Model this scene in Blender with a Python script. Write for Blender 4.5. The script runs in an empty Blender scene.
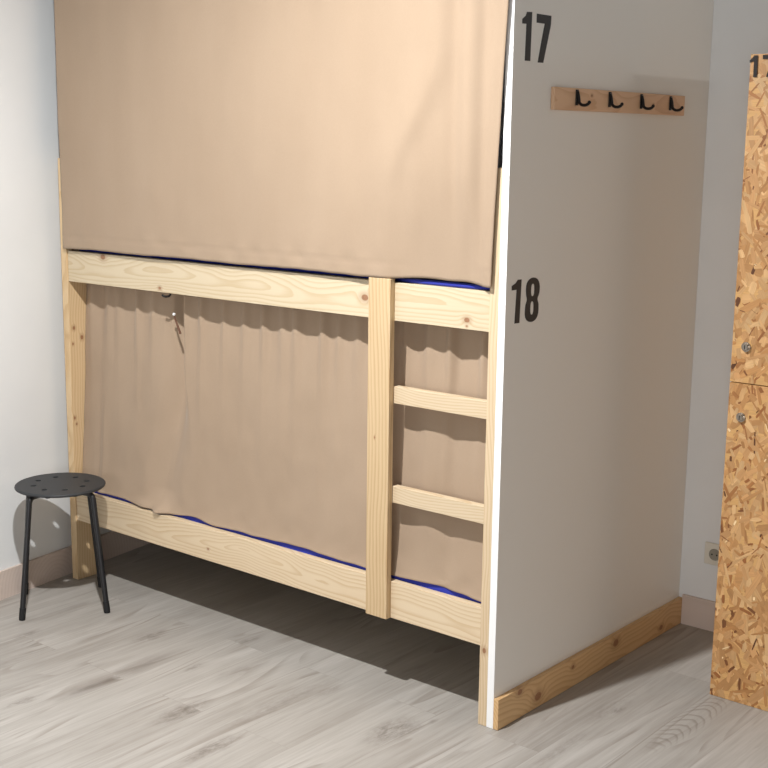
import bpy, bmesh, math, random
from mathutils import Vector, Matrix, noise
from math import sin, cos, pi, exp, sqrt, radians

C = bpy.context.scene.collection
random.seed(4)

# ------------------------------------------------------------------ materials
def srgb(r, g, b):
    f = lambda c: (c/255/12.92) if c/255 <= .04045 else ((c/255+.055)/1.055)**2.4
    return (f(r), f(g), f(b), 1)

class NT:
    """small node-tree helper"""
    def __init__(s, name):
        s.m = bpy.data.materials.new(name); s.m.use_nodes = True
        s.t = s.m.node_tree; s.t.nodes.clear()
        s.out = s.t.nodes.new('ShaderNodeOutputMaterial')
        s.b = s.t.nodes.new('ShaderNodeBsdfPrincipled')
        s.t.links.new(s.b.outputs[0], s.out.inputs[0])
    def n(s, typ, ins=None, **props):
        nd = s.t.nodes.new(typ)
        for k, v in props.items(): setattr(nd, k, v)
        for k, v in (ins or {}).items(): s.put(nd.inputs[k], v)
        return nd
    def put(s, sock, v):
        if hasattr(v, 'is_output'): s.t.links.new(v, sock)
        elif hasattr(v, 'outputs'): s.t.links.new(v.outputs[0], sock)
        else: sock.default_value = v
    def math(s, op, a, b=0.0, c=0.0, clamp=False):
        return s.n('ShaderNodeMath', {0: a, 1: b, 2: c}, operation=op, use_clamp=clamp).outputs[0]
    def mix(s, fac, a, b, mode='MIX'):
        nd = s.n('ShaderNodeMix', data_type='RGBA', blend_type=mode)
        s.put(nd.inputs[0], fac); s.put(nd.inputs[6], a); s.put(nd.inputs[7], b)
        return nd.outputs[2]
    def rng(s, v, a, b, c, d, smooth=False):
        return s.n('ShaderNodeMapRange', {0: v, 1: a, 2: b, 3: c, 4: d},
                   interpolation_type='SMOOTHSTEP' if smooth else 'LINEAR').outputs[0]
    def noise(s, vec, scale, detail=3, rough=.5, dist=0.0):
        return s.n('ShaderNodeTexNoise', {'Vector': vec, 'Scale': scale, 'Detail': detail,
                   'Roughness': rough, 'Distortion': dist})
    def mapping(s, vec, loc=(0, 0, 0), rot=(0, 0, 0), scale=(1, 1, 1)):
        return s.n('ShaderNodeMapping', {'Vector': vec, 'Location': loc, 'Rotation': rot, 'Scale': scale}).outputs[0]
    def obj(s): return s.n('ShaderNodeTexCoord').outputs['Object']
    def bump(s, h, strength, dist=.001):
        s.put(s.b.inputs['Normal'], s.n('ShaderNodeBump', {'Height': h, 'Strength': strength, 'Distance': dist}).outputs[0])
    def base(s, c): s.put(s.b.inputs['Base Color'], c)
    def rough(s, r): s.put(s.b.inputs['Roughness'], r)

def plain(name, col, rough=.5, metal=0.0, bump=None, spec=.5):
    t = NT(name); t.base(col); t.rough(rough); t.b.inputs['Metallic'].default_value = metal
    t.b.inputs['Specular IOR Level'].default_value = spec
    if bump:
        nz = t.noise(t.obj(), bump[0], 4, .6); t.bump(nz.outputs[0], bump[1], bump[2])
    return t.m

def paint(name, col, rough=.6):
    t = NT(name); o = t.obj()
    n1 = t.noise(o, 3.0, 3, .5).outputs[0]
    v = t.rng(n1, .3, .7, .975, 1.02)
    t.base(t.mix(1.0, col, t.n('ShaderNodeCombineColor', {0: v, 1: v, 2: v}).outputs[0], 'MULTIPLY'))
    t.rough(rough)
    nz = t.noise(o, 260, 3, .55).outputs[0]; t.bump(nz, .12, .001)
    return t.m

PINE_L = srgb(222, 203, 172); PINE_D = srgb(196, 166, 124)
def pine(name, axis, off=(0, 0, 0), knots=(), freq=120, light=PINE_L, dark=PINE_D, depth=.05, tilt=.02, flip=False):
    """pine board, grain along axis; growth rings cut at a slant; knots = (along, across, radius)"""
    t = NT(name); o = t.obj()
    sep = t.n('ShaderNodeSeparateXYZ', {0: o}).outputs
    order = {'x': (0, 2, 1), 'y': (1, 2, 0), 'z': (2, 0, 1)}[axis]
    if flip: order = (order[0], order[2], order[1])
    a, u, w = (sep[i] for i in order)          # along, across the broad face, through the thickness
    a = t.math('ADD', a, off[0]); u0 = u; u = t.math('ADD', u, off[1]); w = t.math('ADD', w, off[2])
    low = t.noise(t.n('ShaderNodeCombineXYZ', {0: t.math('MULTIPLY', a, 1.1), 1: off[1]*31, 2: off[2]*17}).outputs[0], 1.6, 2, .5).outputs[0]
    wob = t.math('MULTIPLY', t.math('SUBTRACT', low, .5), .11)
    fine = t.noise(t.n('ShaderNodeCombineXYZ', {0: t.math('MULTIPLY', a, 4), 1: t.math('MULTIPLY', u, 22), 2: t.math('MULTIPLY', w, 22)}).outputs[0], 1.0, 3, .5).outputs[0]
    r = t.math('SQRT', t.math('ADD', t.math('POWER', t.math('ADD', u, wob), 2.0),
               t.math('POWER', t.math('ADD', w, t.math('ADD', t.math('MULTIPLY', wob, .8), depth)), 2.0)))
    r = t.math('ADD', r, t.math('MULTIPLY', t.math('SUBTRACT', fine, .5), .012))
    r = t.math('ADD', r, t.math('MULTIPLY', a, tilt))
    kmask = None; kring = None
    for (ka, ku, kr) in knots:
        da = t.math('MULTIPLY', t.math('SUBTRACT', sep[order[0]], ka), .72)
        du = t.math('SUBTRACT', u0, ku)
        dist = t.math('SQRT', t.math('ADD', t.math('POWER', da, 2.0), t.math('POWER', du, 2.0)))
        r = t.math('ADD', r, t.math('MULTIPLY', t.math('EXPONENT', t.math('MULTIPLY', t.math('POWER', t.math('DIVIDE', dist, kr*2.2), 2.0), -1.0)), kr*1.5))
        m = t.rng(dist, kr*.75, kr*1.15, 1.0, 0.0, True)
        h = t.math('MULTIPLY', t.rng(dist, kr*1.0, kr*2.6, 1.0, 0.0, True), .35)
        m = t.math('MAXIMUM', m, h)
        kmask = m if kmask is None else t.math('MAXIMUM', kmask, m)
    s_ = t.math('FRACT', t.math('MULTIPLY', r, freq))
    late = t.math('MULTIPLY', t.rng(s_, .35, .92, 0, 1, True), t.rng(s_, .93, 1.0, 1, 0, True))
    streak = t.noise(t.n('ShaderNodeCombineXYZ', {0: t.math('MULTIPLY', a, 6), 1: t.math('MULTIPLY', u, 420), 2: t.math('MULTIPLY', w, 420)}).outputs[0], 1.0, 2, .5).outputs[0]
    patch = t.noise(t.n('ShaderNodeCombineXYZ', {0: t.math('MULTIPLY', a, 2.2), 1: t.math('MULTIPLY', u, 9), 2: t.math('MULTIPLY', w, 9)}).outputs[0], 1.0, 2, .5).outputs[0]
    fac = t.math('ADD', t.math('MULTIPLY', late, .55), t.math('MULTIPLY', t.math('SUBTRACT', streak, .5), .35))
    fac = t.math('ADD', fac, t.math('MULTIPLY', t.math('SUBTRACT', patch, .45), .5), clamp=True)
    col = t.mix(fac, light, dark)
    if kmask is not None:
        kn = t.noise(o, 180, 2, .5).outputs[0]
        col = t.mix(t.math('MULTIPLY', kmask, .88), col, t.mix(kn, srgb(96, 56, 34), srgb(168, 112, 72)))
    t.base(col); t.rough(t.rng(late, 0, 1, .52, .44)); t.bump(t.math('MULTIPLY', late, .6), .08, .001)
    return t.m

def fabric(name, col, col2):
    t = NT(name); o = t.obj()
    n1 = t.noise(t.mapping(o, scale=(1, 1, .35)), 5, 3, .5).outputs[0]
    weave = t.noise(t.mapping(o, scale=(1, 1, .12)), 900, 2, .5).outputs[0]
    weft = t.noise(t.mapping(o, scale=(.12, 1, 1)), 900, 2, .5).outputs[0]
    w = t.math('MULTIPLY', t.math('ADD', weave, weft), .5)
    f = t.math('ADD', t.math('MULTIPLY', n1, .5), t.math('MULTIPLY', w, .5), clamp=True)
    t.base(t.mix(t.rng(f, .3, .7, 0, 1), col, col2)); t.rough(.85)
    t.b.inputs['Sheen Weight'].default_value = .12
    t.b.inputs['Specular IOR Level'].default_value = .2
    t.bump(w, .12, .0006)
    return t.m

def floor_mat():
    t = NT('grey_oak_laminate'); o = t.obj()
    # planks run along Y: swap axes so that brick rows go across X
    sw = t.mapping(o, loc=(0, 0, 0), rot=(0, 0, radians(90)))   # (x,y) -> (-y, x)
    br = t.n('ShaderNodeTexBrick', {'Vector': t.mapping(sw, loc=(1.28*7-.498-.01, .190*40+1.140-.19*.0, 0)), 'Color1': (0, 0, 0, 1), 'Color2': (1, 1, 1, 1), 'Mortar': (.5, .5, .5, 1),
              'Scale': 1.0, 'Mortar Size': .0011, 'Mortar Smooth': .3, 'Bias': 0.0, 'Brick Width': 1.28, 'Row Height': .190},
              offset=.37, offset_frequency=2, squash=1.0, squash_frequency=1)
    rnd = t.n('ShaderNodeSeparateColor', {0: br.outputs['Color']}).outputs[0]
    sep = t.n('ShaderNodeSeparateXYZ', {0: o}).outputs
    shift = t.math('MULTIPLY', rnd, 37.0)
    vec = lambda sx, sy: t.n('ShaderNodeCombineXYZ', {0: t.math('MULTIPLY', sep[0], sx), 1: t.math('MULTIPLY', t.math('ADD', sep[1], shift), sy), 2: shift}).outputs[0]
    g1 = t.noise(vec(26, 1.7), 1.0, 5, .6, .6).outputs[0]
    g2 = t.noise(vec(120, 4.0), 1.0, 3, .6).outputs[0]
    blot = t.noise(vec(7, 1.4), 1.0, 3, .55, .8).outputs[0]
    # cathedral figure: rings stretched along the plank
    cath = t.noise(vec(4.2, .55), 1.0, 1, .4, .3).outputs[0]
    ring = t.math('FRACT', t.math('MULTIPLY', cath, 16.0))
    ring = t.math('MULTIPLY', t.rng(ring, .45, .95, 0, 1, True), t.rng(ring, .95, 1, 1, 0))
    ringm = t.math('MULTIPLY', ring, t.rng(blot, .48, .66, 0, 1, True))
    # small dark knots
    vo = t.n('ShaderNodeTexVoronoi', {'Vector': vec(4.5, 1.15), 'Scale': 1.0, 'Randomness': 1.0}, feature='F1')
    vcol = t.n('ShaderNodeSeparateColor', {0: vo.outputs['Color']}).outputs[0]
    kn = t.noise(vec(40, 12), 1.0, 3, .7).outputs[0]
    knot = t.math('MULTIPLY', t.rng(t.math('ADD', vo.outputs['Distance'], t.math('MULTIPLY', t.math('SUBTRACT', kn, .5), .22)), .03, .26, 1, 0, True), t.rng(vcol, .62, .68, 0, 1))
    knot = t.math('MULTIPLY', knot, t.rng(t.math('ADD', g1, t.math('MULTIPLY', kn, .4)), .55, .85, .35, 1.0))
    # larger smoky knots with their own place on the boards
    brk = t.noise(vec(70, 24), 1.0, 4, .7).outputs[0]; wrp = t.noise(vec(16, 7), 1.0, 2, .5).outputs[0]
    big = None
    for kx, ky, rx, ry, st in ((-1.368, -.20, .035, .09, .8), (-1.039, -.284, .022, .06, .8), (-1.716, -.485, .02, .07, .7), (-.805, -.551, .045, .13, 1.0),
                               (-.551, -.655, .04, .14, .9), (-1.246, -.835, .025, .10, .8), (-.224, -.215, .06, .13, 1.0), (.225, .383, .016, .04, 1.0), (.20, .36, .04, .16, .5),
                               (-1.072, .012, .02, .07, .7), (-.567, -.118, .03, .07, .6), (-.62, -.30, .04, .30, .45), (.229, .019, .03, .2, .45), (-.17, -.08, .012, .03, .8),
                               (-1.55, -.75, .03, .2, .4), (.75, .2, .04, .1, .8), (.3, -.5, .05, .14, .8), (1.0, -.2, .05, .12, .8)):
        ddx = t.math('DIVIDE', t.math('ADD', t.math('SUBTRACT', sep[0], kx), t.math('MULTIPLY', t.math('SUBTRACT', wrp, .5), rx*1.2)), rx)
        ddy = t.math('DIVIDE', t.math('SUBTRACT', sep[1], ky), ry)
        dd = t.math('SQRT', t.math('ADD', t.math('POWER', ddx, 2.0), t.math('POWER', ddy, 2.0)))
        mk = t.math('MULTIPLY', t.rng(dd, .15, 1.25, 1, 0, True), st)
        big = mk if big is None else t.math('MAXIMUM', big, mk)
    big = t.math('MULTIPLY', big, t.rng(brk, .35, .68, .12, 1.0))
    # arched cathedral grain on the board in front of the locker
    cxx = t.math('SUBTRACT', sep[0], .43); cyy = t.math('SUBTRACT', sep[1], .47)
    arch = t.math('FRACT', t.math('ADD', t.math('MULTIPLY', t.math('ADD', cyy, t.math('MULTIPLY', t.math('POWER', cxx, 2.0), 26.0)), 24.0), t.math('MULTIPLY', wrp, 2.0)))
    am = t.rng(t.math('SQRT', t.math('ADD', t.math('POWER', t.math('DIVIDE', cxx, .055), 2.0), t.math('POWER', t.math('DIVIDE', cyy, .30), 2.0))), .5, 1.1, 1, 0, True)
    arch = t.math('MULTIPLY', t.math('MULTIPLY', t.rng(arch, .5, .85, 0, 1, True), t.rng(arch, .88, 1, 1, 0, True)), am)
    f = t.math('ADD', t.math('MULTIPLY', t.math('SUBTRACT', g1, .5), .72), t.math('MULTIPLY', t.math('SUBTRACT', g2, .5), .7))
    f = t.math('ADD', f, t.math('MULTIPLY', t.math('SUBTRACT', blot, .5), .9))
    f = t.math('ADD', f, t.math('MULTIPLY', t.math('SUBTRACT', rnd, .5), .26))
    f = t.math('ADD', f, .5, clamp=True)
    col = t.mix(f, srgb(140, 134, 127), srgb(186, 182, 177))
    col = t.mix(t.math('MULTIPLY', ringm, .5), col, srgb(118, 108, 98))
    col = t.mix(t.math('MULTIPLY', knot, .75), col, srgb(92, 82, 74))
    col = t.mix(t.math('MULTIPLY', big, .8), col, srgb(98, 88, 80))
    col = t.mix(t.math('MULTIPLY', arch, .5), col, srgb(112, 102, 93))
    col = t.mix(t.math('MULTIPLY', br.outputs['Fac'], .22), col, srgb(110, 100, 92))
    t.base(col); t.rough(t.rng(g1, .2, .8, .38, .52)); t.b.inputs['Specular IOR Level'].default_value = .35
    t.bump(t.math('SUBTRACT', g2, t.math('MULTIPLY', br.outputs['Fac'], 1.5)), .08, .001)
    return t.m

M = {}
M['wall'] = paint('white_wall_paint', srgb(233, 235, 236), .7)
M['ceil'] = paint('grey_ceiling_paint', srgb(150, 149, 147), .8)  # unseen ceiling, greyed so less light bounces onto the floor
M['wall_far'] = paint('taupe_wall_paint', srgb(168, 162, 156), .8)
M['melamine'] = plain('white_melamine', srgb(234, 231, 225), .38, bump=(30, .01, .001))
M['melamine_edge'] = plain('white_edge_banding', srgb(244, 244, 244), .35)
M['skirt_room'] = pine('pale_pink_skirting_laminate', 'x', freq=60, light=srgb(214, 198, 188), dark=srgb(202, 184, 172))
M['floor'] = floor_mat()
M['curtain'] = fabric('tan_curtain_cloth', srgb(158, 137, 116), srgb(168, 147, 126))
M['curtain_dark'] = plain('shadow_brown', srgb(100, 68, 50), .8)  # brown of the strip that stands in for a curtain shadow
M['blue'] = fabric('royal_blue_mattress_cloth', srgb(44, 52, 150), srgb(54, 64, 172))
M['black'] = plain('black_stool_paint', srgb(26, 26, 29), .42, bump=(500, .06, .0005))
M['blackseat'] = plain('black_powder_coat', srgb(46, 48, 51), .55, bump=(900, .1, .0005))
M['rubber'] = plain('black_rubber', srgb(22, 22, 24), .7)
M['iron'] = plain('black_hook_iron', srgb(36, 32, 31), .4, .6)
M['steel'] = plain('nickel_steel', srgb(190, 180, 168), .25, 1.0)
M['darkhole'] = plain('dark_slot', srgb(30, 26, 24), .8)
M['ink'] = plain('black_number_vinyl', srgb(36, 34, 36), .5)
M['ink_print'] = plain('black_printed_ink', srgb(30, 22, 18), .7)
M['plastic'] = plain('white_socket_plastic', srgb(226, 222, 210), .35)
M['lamp_shell'] = plain('white_lamp_shell', srgb(235, 235, 235), .4)

# ------------------------------------------------------------------ mesh helpers
def bm_box(bm, x0, x1, y0, y1, z0, z1, bev=0.0, seg=2):
    r = bmesh.ops.create_cube(bm, size=1.0)
    vs = r['verts']
    for v in vs:
        v.co = Vector((x0+(v.co.x+.5)*(x1-x0), y0+(v.co.y+.5)*(y1-y0), z0+(v.co.z+.5)*(z1-z0)))
    if bev > 0:
        es = list({e for v in vs for e in v.link_edges})
        bmesh.ops.bevel(bm, geom=es, offset=bev, segments=seg, affect='EDGES', profile=.5)

def box(x0, x1, y0, y1, z0, z1, bev=0.0, seg=2):
    bm = bmesh.new(); bm_box(bm, x0, x1, y0, y1, z0, z1, bev, seg); return bm

def bm_tube(bm, pts, rad, n=14, caps=True, flat=None):
    """tube swept along points; rad number or list"""
    pts = [Vector(p) for p in pts]; rings = []
    prev = None
    for i, p in enumerate(pts):
        if i == 0: d = pts[1]-p
        elif i == len(pts)-1: d = p-pts[i-1]
        else: d = (pts[i+1]-p).normalized()+(p-pts[i-1]).normalized()
        d.normalize()
        if prev is None:
            a = Vector((0, 0, 1)) if abs(d.z) < .9 else Vector((1, 0, 0))
            u = d.cross(a).normalized()
        else:
            u = (prev-d*prev.dot(d)).normalized()
        prev = u; w = d.cross(u)
        r = rad[i] if isinstance(rad, (list, tuple)) else rad
        rings.append([bm.verts.new(p+u*(cos(2*pi*k/n)*r)+w*(sin(2*pi*k/n)*r)) for k in range(n)])
    for a, b in zip(rings, rings[1:]):
        for k in range(n):
            bm.faces.new((a[k], a[(k+1) % n], b[(k+1) % n], b[k]))
    if caps:
        bm.faces.new(rings[0][::-1]); bm.faces.new(rings[-1])
    return bm

def poly_prism(loops, h, to3d):
    """flat outline with holes, given thickness h; to3d(u, v, d) maps to space"""
    bm = bmesh.new()
    edges = []
    for L in loops:
        vs = [bm.verts.new((u, v, 0)) for u, v in L]
        for i in range(len(vs)): edges.append(bm.edges.new((vs[i], vs[(i+1) % len(vs)])))
    bmesh.ops.triangle_fill(bm, use_beauty=True, use_dissolve=False, edges=edges)
    bm.normal_update()
    geo = bmesh.ops.extrude_face_region(bm, geom=list(bm.faces))
    for v in geo['geom']:
        if isinstance(v, bmesh.types.BMVert): v.co.z += h
    for v in bm.verts: v.co = Vector(to3d(*v.co))
    return bm

def finish(o, smooth=None):
    if smooth is not None:
        for p in o.data.polygons: p.use_smooth = True
        try: o.data.set_sharp_from_angle(angle=radians(smooth))
        except Exception: pass

def obj(name, bm, mat, parent=None, smooth=None, loc=None):
    """links ONE mesh object; coordinates are given in the world"""
    me = bpy.data.meshes.new(name)
    bmesh.ops.recalc_face_normals(bm, faces=bm.faces)
    base = Vector((0, 0, 0))
    if loc is not None: base = Vector(loc)
    elif parent is not None:
        q = parent
        while q is not None: base += q.location; q = q.parent
    for v in bm.verts: v.co -= base
    bm.to_mesh(me); bm.free()
    me.materials.append(mat)
    o = bpy.data.objects.new(name, me); C.objects.link(o)
    if parent is not None: o.parent = parent
    elif loc is not None: o.location = loc
    finish(o, smooth)
    return o

def tag(o, label, cat, group=None):
    o['label'] = label; o['category'] = cat
    if group: o['group'] = group
    return o

def thing(name, label, cat, loc, group=None):
    o = bpy.data.objects.new(name, None); C.objects.link(o); o.location = loc
    o.empty_display_size = .1
    return tag(o, label, cat, group)

def struct(name, bm, mat, loc=None):
    o = obj(name, bm, mat, None, None, loc); o['kind'] = 'structure'; return o

# ------------------------------------------------------------------ room
D = 1.219                       # back wall
H = 2.93                        # ceiling
XR = 5.2; YF = -6.0
WD = Vector((-.153, .988, 0)).normalized()      # left wall runs at a slight angle
WN = Vector((WD.y, -WD.x, 0))                   # into the room
W0 = Vector((-2.146, .025, 0))                  # foot of the left skirting face
def wall_strip(t0, t1, off0, off1, z0, z1):
    """box along the left wall: t along, off into the room"""
    bm = bmesh.new(); v = []
    for z in (z0, z1):
        for t, o_ in ((t0, off0), (t1, off0), (t1, off1), (t0, off1)):
            p = W0+WD*t+WN*o_; v.append(bm.verts.new((p.x, p.y, z)))
    for f in ((0, 1, 2, 3), (4, 5, 6, 7), (0, 1, 5, 4), (1, 2, 6, 5), (2, 3, 7, 6), (3, 0, 4, 7)):
        bm.faces.new([v[i] for i in f])
    return bm
struct('floor', box(-2.7, XR+.1, YF-.1, D+.1, -.1, 0), M['floor'])
struct('ceiling', box(-2.7, XR+.1, YF-.1, D+.1, H, H+.1), M['ceil'])
struct('wall_left', wall_strip(-6.3, 1.3, -.135, -.012, 0, H), M['wall'])
struct('wall_back', box(-2.7, XR+.1, D, D+.1, 0, H), M['wall'])
struct('wall_right', box(XR, XR+.1, YF, D, 0, H), M['wall_far'])
struct('wall_front', box(-2.7, XR+.1, YF-.1, YF, 0, H), M['wall_far'])
struct('baseboard_left', wall_strip(-6.0, 1.205, -.0118, 0, 0, .115), M['skirt_room'])
struct('baseboard_back', box(.0185, XR, D-.012, D-.0002, 0, .115, .001), M['skirt_room'])

# ------------------------------------------------------------------ white partition at the end of the bed
T = .0243
part = thing('partition_panel', 'tall white partition panel closing off the right end of the bunk bed, numbered 17 and 18', 'partition', (0, .6, 0))
obj('panel_board', box(-T, 0, .0015, D-.001, .001, H-.001), M['melamine'], part)
obj('edge_strip', box(-T, 0, 0, .0015, .001, H-.001), M['melamine_edge'], part)['label'] = 'bright white edge band'
sk = pine('pine_partition_skirting', 'y', off=(.3, .02, .03), freq=95, light=srgb(214, 178, 130), dark=srgb(186, 140, 90),
          knots=[(.118-.6, .088, .010), (.224-.6, .038, .015), (.433-.6, .071, .007), (.716-.6, .070, .014), (1.05-.6, .03, .01)])
obj('skirting', box(.0002, .018, 0.0, D-.0005, .001, .100, .0012), sk, part)['label'] = 'knotty pine skirting board'

def smooth_loop(P, n=5):
    """closed Catmull-Rom through points"""
    out = []; N = len(P)
    for i in range(N):
        p0, p1, p2, p3 = (Vector(P[(i+k-1) % N]) for k in range(4))
        for j in range(n):
            t = j/n
            q = .5*((2*p1)+(p2-p0)*t+(2*p0-5*p1+4*p2-p3)*t*t+(3*p1-p0-3*p2+p3)*t**3)
            out.append((q.x, q.y))
    return out
def oval(cx, cy, a, b, n=20):
    return [(cx+a*(abs(cos(t))**.75)*(1 if cos(t) > 0 else -1), cy+b*(abs(sin(t))**.75)*(1 if sin(t) > 0 else -1)) for t in (2*pi*k/n for k in range(n))]
to_panel = lambda u, v, d: (.0003+d, u, v)
def join_bms(bms):
    me = bpy.data.meshes.new('tmp'); out = bmesh.new()
    for b in bms:
        b.to_mesh(me); b.free(); out.from_mesh(me)
    bpy.data.meshes.remove(me); return out
one_a = [(.0396, 2.1085), (.0560, 2.1180), (.0622, 2.1290), (.0881, 2.1306), (.0862, 1.9970), (.0585, 1.9967), (.0612, 2.0969), (.0400, 2.0962)]
sev_a = [(.1122, 2.1282), (.1882, 2.1280), (.1872, 2.1026), (.1720, 2.0540), (.1535, 1.9956), (.1247, 1.9950), (.1390, 2.0500), (.1545, 2.1037), (.1125, 2.1037)]
obj('number_sticker', join_bms([poly_prism([one_a], .0006, to_panel), poly_prism([sev_a], .0006, to_panel)]), M['ink'], part)['label'] = 'black number 17'
one_b = [(.0282, 1.3640), (.0480, 1.3705), (.0590, 1.3800), (.0783, 1.3797), (.0738, 1.2520), (.0481, 1.2528), (.0540, 1.3511), (.0290, 1.3512)]
eight = smooth_loop([(.1390, 1.3806), (.1640, 1.3740), (.1760, 1.3560), (.1755, 1.3330), (.1668, 1.3160), (.1735, 1.2980), (.1722, 1.2700), (.1590, 1.2540), (.1360, 1.2489),
                     (.1130, 1.2555), (.1020, 1.2720), (.1030, 1.3000), (.1095, 1.3170), (.1045, 1.3350), (.1045, 1.3600), (.1160, 1.3745)])
h1 = oval(.1392, 1.3440, .0088, .0185); h2 = oval(.1380, 1.2905, .0088, .0200)
obj('number_sticker', join_bms([poly_prism([one_b], .0006, to_panel), poly_prism([eight, h1, h2], .0006, to_panel)]), M['ink'], part)['label'] = 'black number 18'

# ------------------------------------------------------------------ coat hook rack
rack = thing('hook_rack', 'narrow pine board with four black coat hooks on the white partition', 'coat rack', (0.0002, .6, 1.9))
brd = pine('pine_hook_board', 'y', off=(.1, .01, .02), freq=110, light=srgb(222, 184, 150), dark=srgb(196, 150, 112), knots=[(.41-.6, .012, .004), (.80-.6, -.004, .004)])
bm = box(.0002, .013, .201, 1.018, 1.866, 1.931, .0015)
obj('board', bm, brd, rack)
def hook_mesh():
    bm = bmesh.new()
    # back plate
    bm_box(bm, .0002, .0042, -.0068, .0068, -.022, .024, .0016)
    # J-shaped arm
    pts = []; 
    pts.append((.003, 0, .018)); pts.append((.007, 0, .004)); pts.append((.0095, 0, -.010))
    for k in range(9):
        a = pi+k/8*pi*.86
        pts.append((.0275+.018*cos(a), 0, -.010+.012*sin(a)))
    bm_tube(bm, pts, [.0048]*3+[.0046]*9, 10)
    # rounded tip
    r = bmesh.ops.create_uvsphere(bm, u_segments=10, v_segments=6, radius=.0054)
    for v in r['verts']: v.co += Vector((.0445, 0, -.0135))
    return bm
def screw_mesh(z):
    bm = bmesh.new(); r = bmesh.ops.create_uvsphere(bm, u_segments=10, v_segments=6, radius=.0028)
    for v in r['verts']: v.co = Vector((v.co.x*.5+.0043, v.co.y, v.co.z+z))
    return bm
proto = None
for y in (.322, .515, .714, .912):
    if proto is None:
        proto = obj('hook', hook_mesh(), M['iron'], rack, 40, None)
        proto.data.transform(Matrix.Translation(rack.location))
        scr = obj('screw', screw_mesh(.018), M['steel'], None, 40); scr.parent = proto; scr.location = (0, 0, 0)
        h = proto
    else:
        h = proto.copy(); C.objects.link(h); h.parent = rack
        s2 = scr.copy(); C.objects.link(s2); s2.parent = h
    h.location = Vector((.013, y, 1.903))-rack.location

# ------------------------------------------------------------------ bunk bed
XL = -2.096; XI = -2.060        # left post
RY0, RY1 = .005, .034           # rails
U0, U1 = .255, .378             # lower rail heights
V0, V1 = 1.226, 1.345           # upper rail heights
XP = -.0565                     # right post inner face
bed = thing('bunk_bed', 'unpainted pine bunk bed with a short ladder, between the left wall and the white partition', 'bed', (-1.05, .45, 0))
bx = bed.location.x
def post(x0, x1, y0, y1, z1, mat, lab=None):
    o = obj('bed_post', box(x0, x1, y0, y1, .0005, z1, .0015), mat, bed)
    if lab: o['label'] = lab
    return o
pl = pine('pine_left_post', 'z', off=(.2, 0.0, .9), freq=80, light=srgb(216, 188, 148), dark=srgb(194, 158, 112), flip=True,
          knots=[(1.007, -.012-.45, .006), (.998, .060-.45, .007), (1.039, .023-.45, .006), (.976, .016-.45, .004), (.677, .012-.45, .005), (.651, .020-.45, .004), (1.35, .03-.45, .006)])
pr = pine('pine_right_post', 'z', off=(.5, .4, .2), freq=90, light=srgb(214, 192, 160), dark=srgb(190, 160, 122), knots=[(.245, -.040-bx, .007)])
pb = pine('pine_rear_post', 'z', off=(.7, .1, .3), freq=90)
post(XL, XI, 0, .095, 1.700, pl, 'left post with small knots')
post(XP, -T-.0004, 0, .072, 1.700, pr, 'right post beside the partition')
post(XL-.0, XI, .96, 1.03, 1.700, pb); post(XP, -T-.0004, .96, 1.03, 1.700, pb)
ru = pine('pine_upper_rail', 'x', off=(1.7, -1.285, .45), freq=100, depth=.035, tilt=.012, light=srgb(207, 191, 163), dark=srgb(186, 162, 124),
          knots=[(-1.842-bx, 1.334, .011), (-.536-bx, 1.288, .011), (-.139-bx, 1.254, .008), (-.139-bx, 1.236, .003), (-1.518-bx, 1.241, .006)])
rl = pine('pine_lower_rail', 'x', off=(.2, -.31, .44), freq=95, depth=.03, tilt=-.016, light=srgb(218, 198, 168), dark=srgb(194, 164, 124), knots=[(-1.28-bx, .30, .004)])
obj('side_rail', box(XI+.0003, XP-.0003, RY0, RY1, V0, V1, .0015), ru, bed)['label'] = 'upper front rail with brown knots'
obj('side_rail', box(XI+.0003, XP-.0003, RY0, RY1, U0, U1, .0015), rl, bed)['label'] = 'lower front rail'
rb = pine('pine_rear_rail', 'x', off=(.9, -.3, .1), freq=90)
for z0, z1 in ((V0, V1), (U0, U1)):
    obj('side_rail', box(XI+.0003, XP-.0003, .995, 1.025, z0, z1, .0015), rb, bed)['label'] = 'rear rail'
    obj('bed_base', box(XI+.0008, XP-.0008, RY1+.0004, .9945, z0+.012, z0+.030), rb, bed)['label'] = 'base board under the mattress'
lu = pine('pine_ladder_upright', 'z', off=(.3, 1.0-.44-.03, -.45+.02), freq=90, depth=.02, tilt=.006, light=srgb(204, 178, 140), dark=srgb(174, 138, 94), knots=[(.85, -.47-bx, .003)])
UX0, UX1 = -.5015, -.4135
obj('ladder_upright', box(UX0, UX1, -.0185, RY0-.0004, .255, 1.357, .0015), lu, bed)
lr = pine('pine_ladder_rung', 'x', off=(.6, -.9, .4), freq=110, light=srgb(210, 191, 162), dark=srgb(188, 160, 122))
for z0, z1 in ((.965, 1.019), (.642, .697)):
    obj('ladder_rung', box(UX1+.0004, XP-.0003, RY0, .030, z0, z1, .0015), lr, bed)
# little black screw hook under the upper rail
bm = bmesh.new()
bm_tube(bm, [(-1.478, .020, 1.2262), (-1.478, .020, 1.219), (-1.482, .017, 1.213), (-1.492, .010, 1.211), (-1.500, .006, 1.2135), (-1.504, .004, 1.218)], .0042, 10)
obj('screw_hook', bm, M['iron'], bed, 40)['label'] = 'small black screw hook under the upper rail'

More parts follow.
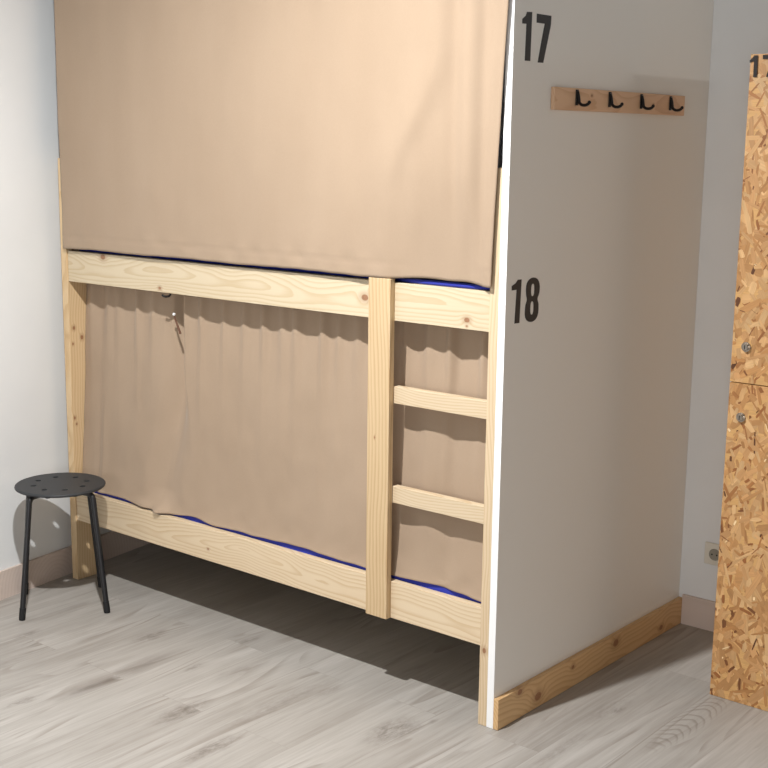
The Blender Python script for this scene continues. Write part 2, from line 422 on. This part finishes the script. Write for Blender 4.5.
# ------------------------------------------------------------------ mattresses
def mattress(label, z0, z1, y0):
    t = thing('mattress', label, 'mattress', (-1.05, .5, z0))
    x0, x1 = XI+.004, XP-.004
    obj('mattress_cover', box(x0, x1, y0, .985, z0, z1, .008, 3), M['blue'], t, 40)
    return t
mu = mattress('blue mattress on the upper bunk, mostly behind the hanging curtain', V0+.0305, 1.358, RY1+.02)
bm = bmesh.new(); bm_tube(bm, [(-.41, .034, 1.351), (-.36, .024, 1.3525), (-.2, .021, 1.3532), (-.10, .022, 1.353), (-.066, .030, 1.352)], [.0045, .0068, .0078, .0072, .0045], 12)
obj('sheet_fold', bm, M['blue'], mu, 60)
mattress('blue mattress on the lower bunk, showing as a strip above the lower rail', U0+.0305, .402, RY1+.003)

# ------------------------------------------------------------------ curtains
def grid_cloth(name, fn, nu, nv, mat, thick, parent=None, loc=None):
    bm = bmesh.new(); V = []
    for j in range(nv+1):
        V.append([bm.verts.new(fn(i/nu, j/nv)) for i in range(nu+1)])
    for j in range(nv):
        for i in range(nu):
            bm.faces.new((V[j][i], V[j][i+1], V[j+1][i+1], V[j+1][i]))
    o = obj(name, bm, mat, parent, 180, loc)
    m = o.modifiers.new('cloth_thickness', 'SOLIDIFY'); m.thickness = thick; m.offset = 0
    return o
def g(x, c, w): return exp(-((x-c)/w)**2)
def sstep(a, b, x):
    t = min(1, max(0, (x-a)/(b-a))); return t*t*(3-2*t)
rw = random.Random(11)
WAVES = [(rw.uniform(4, 11), rw.uniform(0, 6.28), rw.uniform(.4, 1)) for _ in range(5)]
FINE = [(rw.uniform(35, 80), rw.uniform(0, 6.28), rw.uniform(.4, 1)) for _ in range(6)]
def wav(x, S): return sum(a*sin(f*x+p) for f, p, a in S)/sum(a for f, p, a in S)

# upper curtain: hangs just in front of the post faces
def upper(u, v):
    ztop = 2.72
    zh = 1.358+.0015*sin(u*23)+.0015*wav(u*2, FINE)-.004*g(u, .02, .05)+.001*u+.006*sstep(.80, .88, u)*sstep(1, .96, u)
    z = zh+(ztop-zh)*(1-v)
    t = (z-1.36)/1.36
    xl = -2.066-.003*sin(z*3)
    xr = -.043+.0335*min(1, max(0, (z-1.36)/.80))**1.3
    x = xl+(xr-xl)*u
    y = -.014+.006*wav(x, WAVES)*(.4+.6*t)
    # fold to the right of the middle, opening out downwards
    fx = -.25-.19*sstep(2.05, 1.60, z)
    d = x-fx
    y += (.013*(.4+.6*sstep(1.4, 1.8, z)))*(-exp(-(d/.085)**2)*(d < 0)-exp(-(d/.05)**2)*(d >= 0))
    y += -.010*g(x, -.135, .04)*sstep(1.35, 1.7, z) + .009*g(x, -.19, .03) + .008*g(x, -.09, .022) -.006*g(x, -.33, .03)*sstep(1.9, 1.5, z)
    y += -.005*g(x, -.62, .05)*t + .004*g(x, -.75, .05)*t
    # pucker just above the hem
    k = exp(-((z-1.405)/.025)**2)
    y += .0038*k*wav(x, FINE)
    if abs(z-1.402) < .006: y += .0012
    y += .004*noise.noise((x*5, z*2.5, 9.1))+.0015*noise.noise((x*15, z*9, 5.7))
    lim = -.0015
    # right of the ladder the hem is tucked back over the rail
    tk = sstep(-.48, -.30, x)*sstep(-.062, -.14, x)*sstep(1.70, 1.37, z)
    y = min(y, lim)*(1-tk)+.006*tk
    return (x, y, z)
cu = thing('curtain', 'tan upper bunk curtain hanging from above the frame down to the upper rail', 'curtain', (-1.05, -.014, 1.358))
grid_cloth('cloth', upper, 320, 150, M['curtain'], .0014, cu)
bm = bmesh.new(); bm_tube(bm, [(-2.066, -.012, 2.735), (-.028, -.012, 2.735)], .012, 12)
rodm = plain('white_rod', srgb(225, 225, 225), .4)
obj('curtain_rod', bm, rodm, cu, 40)

# lower curtain: hangs behind the rails, hem resting on the lower rail
NF = 17
rj = random.Random(5)
GX = [(-2.02+i*2.0/(NF*1.25)+rj.uniform(-.02, .02), rj.uniform(.6, 1.1), rj.uniform(.016, .026)) for i in range(int(NF*1.25))]
def lower(u, v):
    ztop = 1.214
    xl, xr = XI+.0022, XP-.004
    x0 = xl+(xr-xl)*u
    zh = .3905+.0012*wav(x0, FINE)
    zh -= .006*(sstep(-1.78, -1.70, x0)-sstep(-1.50, -1.42, x0)) + .006*g(x0, -1.27, .05)
    zh += .006*(g(x0, -1.38, .05)+g(x0, -.85, .12)+g(x0, -.25, .10))
    zh -= .004*sstep(-.16, XP, x0)
    z = zh+(ztop-zh)*(1-v)
    t = min(1, max(0, (z-.39)/(1.214-.39)))
    x = x0
    if u > .97: x -= (.010+.006*sin(z*9))*(u-.97)/.03*sstep(1.15, .6, z)
    y = .026+.056*t**.55
    # gathered heading whose folds die out downwards
    amp = .017*sstep(.42, 1.2, z)*(.30+.70*sstep(.85, 1.214, z))
    y += amp*(-sum(a*g(x, c, w) for c, a, w in GX)+.55)
    y += .006*wav(x, WAVES)*(1-.6*t)*sstep(.39, .5, z)
    # one deep overlapping fold: steep on its left side, easy on its right
    fx = -1.470-.085*sstep(1.00, .42, z)
    d = x-fx
    if d < 0: f = exp(-(d/.012)**2)
    else: f = exp(-(d/.13)**2)
    y += -.004*f*(.30+.70*sstep(.42, .95, z))
    y += (.0045*noise.noise((x*7, z*4.5, 3.1))+.0022*noise.noise((x*17, z*11, 7.7)))*sstep(.39, .46, z)*sstep(1.214, 1.1, z)
    wr = .012+.10*sstep(.98, .62, z)
    y += .048*sstep(fx-.125, fx-.004, x)*sstep(fx+wr, fx-.004, x)*(.50+.50*sstep(.42, .9, z))*sstep(.392, .47, z)
    y += -.006*g(x, -1.93, .02)*sstep(.9, .6, z) + .004*g(x, -1.96, .02)
    y += -.008*g(x, -.30, .05)*sstep(.39, .6, z)+.006*g(x, -.22, .03)
    k = exp(-((z-.425)/.022)**2); y += .0026*k*wav(x, FINE)
    # hem spilling over the rail near the stool
    y += -.034*exp(-((z-.385)/.022)**2)*(g(x, -1.56, .035)+.45*g(x, -1.66, .05))
    if z < .412: y = min(y, RY1+.0015)
    y = max(y, .012 if z > 1.20 else -.02)
    if z > 1.19 or (.60 < z < 1.05 and x > UX1-.05): y = max(y, .038)
    y = min(y, .128)
    return (x, y, z)
cl = thing('curtain', 'tan lower bunk curtain hanging behind the ladder, between the two rails', 'curtain', (-1.05, .03, .39))
grid_cloth('cloth', lower, 460, 150, M['curtain'], .0014, cl)
bm = bmesh.new(); bm_tube(bm, [(XI+.001, .086, 1.2165), (XP-.001, .086, 1.2165)], .003, 8)
obj('curtain_wire', bm, M['steel'], cl, 40)
bm = bmesh.new(); bm_tube(bm, [(-1.492, .050, 1.138), (-1.485, .050, 1.120), (-1.472, .050, 1.096), (-1.461, .050, 1.074)], [.0022, .0034, .0040, .0046], 8)  # thin dark strip modelled in place of a shadow line on the cloth
obj('shadow_strip', bm, M['curtain_dark'], cl, 40)['label'] = 'dark brown strip standing for a shadow line on the fold'
bm = bmesh.new(); r = bmesh.ops.create_uvsphere(bm, u_segments=10, v_segments=8, radius=.006)  # small pale ball for the bright tip where the shadow strip starts
for v in r['verts']: v.co += Vector((-1.492, .048, 1.143))
obj('strip_tip', bm, rodm, cl, 40)['label'] = 'pale tip above the dark strip'

# ------------------------------------------------------------------ stool
SX, SY, SR, SZ = -1.880, -.200, .168, .481
stool = thing('stool', 'black round metal stool with perforated seat by the left wall', 'stool', (SX, SY, 0))
def seat_mesh():
    outer = [(SR*.985*cos(2*pi*k/72), SR*.985*sin(2*pi*k/72)) for k in range(72)]
    loops = [outer]
    for k in range(8):
        a = 2*pi*(k+.5)/8+.714
        c = Vector((cos(a), sin(a))); tn = Vector((-c.y, c.x)); r0 = SR*.60
        L = []
        for j in range(16):
            t = 2*pi*j/16
            p = c*(r0+.0115*sin(t))+tn*(.0115*cos(t))
            L.append((p.x, p.y))
        loops.append(L)
    bm = poly_prism(loops, .006, lambda u, v, d: (SX+u, SY+v, SZ-.006+d))
    # rolled rim
    pts = [(SX+(SR-.004)*cos(2*pi*k/72), SY+(SR-.004)*sin(2*pi*k/72), SZ-.0062) for k in range(73)]
    bm_tube(bm, pts, .0062, 10, caps=False)
    return bm
obj('seat', seat_mesh(), M['blackseat'], stool, 40)
for k in range(4):
    a = radians((12, 102, 192, 278)[k]); fr = (.208, .214, .203, .217)[k]; c = Vector((cos(a), sin(a), 0))
    P_ = lambda r, z: (SX+c.x*r, SY+c.y*r, z)
    bm = bmesh.new()
    pts = [P_(.058, SZ-.0215), P_(.112, SZ-.0215)]
    for j in range(7):
        t = j/6*radians(79)
        pts.append(P_(.136+.024*sin(t), SZ-.0455+.024*cos(t)))
    pts.append(P_(fr, .022))
    bm_tube(bm, pts, .0105, 14)
    leg = obj('leg', bm, M['black'], stool, 40)
    bm = bmesh.new(); bm_tube(bm, [P_(fr-.0035, .045), P_(fr+.0014, .0105), P_(fr+.0022, .0006)], [.0122, .0124, .0118], 14)
    obj('foot_cap', bm, M['rubber'], leg, 40)
# bracket plates under the seat
for k in range(4):
    a = radians(12+90*k); c = Vector((cos(a), sin(a), 0)); n_ = Vector((-c.y, c.x, 0))
    bm = bmesh.new(); p = Vector((SX, SY, SZ-.0265))+c*.072
    bm_tube(bm, [p+Vector((0, 0, .0145)), p+Vector((0, 0, -.0145))], .009, 10)
    obj('fixing_bolt', bm, M['rubber'], stool, 40)

# ------------------------------------------------------------------ OSB locker
KX0, KY, KZ, KW = .387, .683, 2.035, .42
KX1 = KX0+KW
def osb_mat():
    t = NT('oriented_strand_board')
    at = t.n('ShaderNodeVertexColor', layer_name='tint').outputs[0]
    uv = t.n('ShaderNodeUVMap', uv_map='grain').outputs[0]
    g1 = t.noise(t.mapping(uv, scale=(9, 260, 1)), 1.0, 3, .6).outputs[0]
    g2 = t.noise(t.mapping(uv, scale=(22, 60, 1)), 1.0, 2, .5).outputs[0]
    v = t.math('ADD', t.rng(g1, .25, .75, .86, 1.10), t.rng(g2, .3, .7, -.06, .06))
    t.base(t.mix(1.0, at, t.n('ShaderNodeCombineColor', {0: v, 1: v, 2: v}).outputs[0], 'MULTIPLY'))
    t.rough(t.rng(g2, .3, .7, .40, .6)); t.bump(g1, .15, .0008)
    return t.m
M['osb'] = osb_mat()
TINTS = [((200, 160, 112), 10), ((190, 148, 98), 10), ((208, 172, 124), 8), ((180, 136, 86), 7), ((216, 184, 138), 5), ((168, 120, 72), 4), ((152, 102, 58), 2.2), ((126, 82, 46), 1.3), ((98, 62, 36), .8)]
def osb_panel(name, x0, x1, z0, z1, yf, th, parent, seed, dens=1.0):
    """board with a front face made of thin wood flakes pressed together"""
    R = random.Random(seed)
    base = Vector((0, 0, 0)); q = parent
    while q is not None: base += q.location; q = q.parent
    bm = bmesh.new()
    col = bm.loops.layers.float_color.new('tint'); uvl = bm.loops.layers.uv.new('grain')
    tints = [(c[0]*.96, c[1]*.905, c[2]*.85) for c, w in TINTS]; ws = [w for c, w in TINTS]
    def lin(c): return tuple((x/255/12.92) if x/255 <= .04045 else ((x/255+.055)/1.055)**2.4 for x in c)
    def setf(f, c, uvs):
        for lp, uv_ in zip(f.loops, uvs):
            lp[col] = (*c, 1); lp[uvl].uv = uv_
    bm_box(bm, x0, x1, yf, yf+th, z0, z1)
    cc = lin((206, 160, 102))
    for f in bm.faces:
        setf(f, cc, [(lp.vert.co.x+lp.vert.co.y, lp.vert.co.z) for lp in f.loops])
    def clip(poly):
        for ax, lim, sg in ((0, x0+.0002, 1), (0, x1-.0002, -1), (1, z0+.0002, 1), (1, z1-.0002, -1)):
            out = []
            for i in range(len(poly)):
                a, b = poly[i], poly[(i+1) % len(poly)]
                ia, ib = sg*(a[ax]-lim) >= 0, sg*(b[ax]-lim) >= 0
                if ia: out.append(a)
                if ia != ib:
                    t = (lim-a[ax])/(b[ax]-a[ax]); out.append((a[0]+t*(b[0]-a[0]), a[1]+t*(b[1]-a[1])))
            poly = out
            if len(poly) < 3: return None
        return poly
    area = (x1-x0)*(z1-z0); n = int(area*3400*dens)
    for i in range(n):
        cx, cz = R.uniform(x0-.02, x1+.02), R.uniform(z0-.02, z1+.02)
        s = 1-.45*(i/n)
        L = R.choice([R.uniform(.03, .06), R.uniform(.05, .12), R.uniform(.02, .04)])*s*1.25; W = R.uniform(.008, .026)*s*1.3
        if L < W: L = W*1.3
        c = R.choices(tints, ws)[0]
        if c[0] < 180: L *= .8; W *= .5
        if i > n*.9 and R.random() < .55: L *= .45; W *= .35; c = R.choices([(128, 80, 44), (160, 104, 58), (238, 208, 160), (100, 62, 34)], [3, 3, 3, 1.5])[0]
        k = R.uniform(.94, 1.06); c = tuple(min(255, x*k) for x in c)
        an = R.gauss(pi/2*.9, .75) if R.random() < .7 else R.uniform(0, pi)
        ca, sa = cos(an), sin(an)
        pts = []
        for (pu, pv) in ((-.5, -.35), (-.42, -.5), (-.1, -.52), (.3, -.47), (.5, -.3), (.5, .3), (.38, .5), (0, .5), (-.35, .46), (-.5, .25)):
            pu_, pv_ = (pu+R.uniform(-.07, .07))*L, (pv+R.uniform(-.1, .1))*W
            pts.append((cx+pu_*ca-pv_*sa, cz+pu_*sa+pv_*ca))
        pts = clip(pts)
        if not pts: continue
        y = yf-.00008-i*7e-7
        try: f = bm.faces.new([bm.verts.new((px, y, pz)) for px, pz in pts])
        except ValueError: continue
        cl_ = lin(c); ru_, rv_ = R.uniform(0, 9), R.uniform(0, 9)
        setf(f, cl_, [((px-cx)*ca+(pz-cz)*sa+ru_, -(px-cx)*sa+(pz-cz)*ca+rv_) for px, pz in pts])
    for v in bm.verts: v.co -= base
    me = bpy.data.meshes.new(name); bm.to_mesh(me); bm.free()
    me.materials.append(M['osb'])
    o = bpy.data.objects.new(name, me); C.objects.link(o); o.parent = parent
    return o
locker = thing('locker', 'tall wood-chip board locker at the right edge, with two doors and the number 17', 'locker', (KX0+KW/2, KY+.26, 0))
ZS = 1.044
osb_panel('carcass', KX0, KX1, .001, KZ, KY+.0195, D-.0135-KY-.0195, locker, 3, .12)
d1 = osb_panel('door', KX0, KX1, ZS+.0016, KZ, KY+.0015, .0175, locker, 21); d1['label'] = 'upper locker door with printed number'
d2 = osb_panel('door', KX0, KX1, .001, ZS-.0016, KY+.0015, .0175, locker, 8); d2['label'] = 'lower locker door'
def lock_mesh(x, z):
    bm = bmesh.new()
    bm_tube(bm, [(x, KY+.001, z), (x, KY-.004, z)], .0150, 24)
    bm_tube(bm, [(x, KY-.0035, z), (x, KY-.012, z), (x, KY-.0135, z)], [.0112, .0112, .0095], 24)
    return bm
def slot_mesh(x, z):
    bm = bmesh.new(); bm_box(bm, x-.0012, x+.0012, KY-.0142, KY-.0128, z-.0065, z+.0065); return bm
for door, x, z in ((d1, .434, 1.159), (d2, .432, .937)):
    lk = obj('cam_lock', lock_mesh(x, z), M['steel'], door, 35); lk['label'] = 'round metal lock'
    obj('keyhole', slot_mesh(x, z), M['darkhole'], lk)
to_lock = lambda u, v, d: (u, KY-.0031-d, v)
one_c = [(.3862, 2.0170), (.3945, 2.0240), (.3992, 2.0310), (.4110, 2.0310), (.4115, 1.9680), (.4000, 1.9682), (.3998, 2.0145), (.3868, 2.0100)]
sev_c = [(.4265, 2.0312), (.4680, 2.0312), (.4680, 2.0200), (.4540, 1.9680), (.4400, 1.9680), (.4540, 2.0195), (.4265, 2.0195)]
obj('number_print', join_bms([poly_prism([one_c], .0003, to_lock), poly_prism([sev_c], .0003, to_lock)]), M['ink_print'], d1)['label'] = 'black number 17'

# ------------------------------------------------------------------ wall socket
WX, WZ = .135, .295
sock = thing('wall_socket', 'white wall socket low on the back wall, half hidden by the wood-chip locker', 'socket', (WX, D, WZ))
obj('plate', box(WX-.041, WX+.041, D-.009, D-.0003, WZ-.041, WZ+.041, .003, 3), M['plastic'], sock, 40)
bm = bmesh.new(); bm_tube(bm, [(WX, D-.0088, WZ), (WX, D-.0112, WZ)], [.0225, .0215], 28)
obj('socket_insert', bm, plain('grey_socket_recess', srgb(150, 146, 134), .5), sock, 35)
for dx in (-.0095, .0095):
    bm = bmesh.new(); bm_tube(bm, [(WX+dx, D-.0110, WZ), (WX+dx, D-.0118, WZ)], .003, 12)
    obj('pin_hole', bm, M['darkhole'], sock)

# ------------------------------------------------------------------ lights
def lamp(name, loc, size, power, color, spread=180, rot=(0, 0, 0)):
    L = bpy.data.lights.new(name, 'AREA'); L.shape = 'DISK'; L.size = size; L.energy = power; L.color = color
    L.spread = radians(spread)
    o = bpy.data.objects.new(name, L); C.objects.link(o); o.location = loc; o.rotation_euler = rot
    return o
def point(name, loc, r, power, color):
    L = bpy.data.lights.new(name, 'POINT'); L.shadow_soft_size = r; L.energy = power; L.color = color
    o = bpy.data.objects.new(name, L); C.objects.link(o); o.location = loc
    return o
lamp('ceiling_downlight', (-.28, -1.30, 2.88), .075, 105, (1.0, .998, .985))
fl = bpy.data.lights.new('far_wall_lamp', 'AREA'); fl.shape = 'RECTANGLE'; fl.size = .06; fl.size_y = .7; fl.energy = 6.5; fl.color = (1.0, .985, .96)
fo = bpy.data.objects.new('far_wall_lamp', fl); C.objects.link(fo); fo.location = (3.4, .84, 2.40); fo.rotation_euler = (0, radians(90), 0)
# wide soft fill light added at the front wall, behind the viewer
wl = bpy.data.lights.new('front_fill_light', 'AREA'); wl.shape = 'RECTANGLE'; wl.size = 3.2; wl.size_y = 1.1; wl.energy = 92; wl.color = (.98, .99, 1.0)
wo = bpy.data.objects.new('front_fill_light', wl); C.objects.link(wo); wo.location = (2.3, YF+.03, 1.1); wo.rotation_euler = (radians(90), 0, 0)
bm = bmesh.new()  # unseen frame added around the fill light
for x0, x1, z0, z1 in ((.62, .70, .47, 1.73), (3.90, 3.98, .47, 1.73), (.70, 3.90, .47, .55), (.70, 3.90, 1.65, 1.73)):
    bm_box(bm, x0, x1, YF+.001, YF+.05, z0, z1)
struct('fill_frame', bm, M['melamine_edge'])
w = bpy.data.worlds.new('world'); bpy.context.scene.world = w; w.use_nodes = True
w.node_tree.nodes['Background'].inputs[0].default_value = (1, .97, .93, 1)
w.node_tree.nodes['Background'].inputs[1].default_value = .02

# ------------------------------------------------------------------ camera
f, dx, dy, pitch, roll, yaw = 1283.0432, -21.4111, 11.0087, .19304494, .0087997, .70563228
fwd = Vector((-sin(yaw)*cos(pitch), cos(yaw)*cos(pitch), -sin(pitch)))
right = Vector((cos(yaw), sin(yaw), 0)); up = right.cross(fwd)
r2 = right*cos(roll)+up*sin(roll); u2 = -right*sin(roll)+up*cos(roll)
cam = bpy.data.cameras.new('camera'); cam.sensor_width = 36; cam.sensor_fit = 'HORIZONTAL'
cam.lens = f/768*36; cam.shift_x = -dx/768; cam.shift_y = dy/768; cam.clip_start = .05
co = bpy.data.objects.new('camera', cam); C.objects.link(co)
co.matrix_world = Matrix(((r2.x, u2.x, -fwd.x, 2.0725325), (r2.y, u2.y, -fwd.y, -3.0636866), (r2.z, u2.z, -fwd.z, 1.7622721), (0, 0, 0, 1)))
bpy.context.scene.camera = co

sc = bpy.context.scene
sc.view_settings.view_transform = 'Standard'; sc.view_settings.look = 'None'
sc.view_settings.gamma = 1; sc.view_settings.use_curve_mapping = False
sc.view_settings.exposure = 0.0
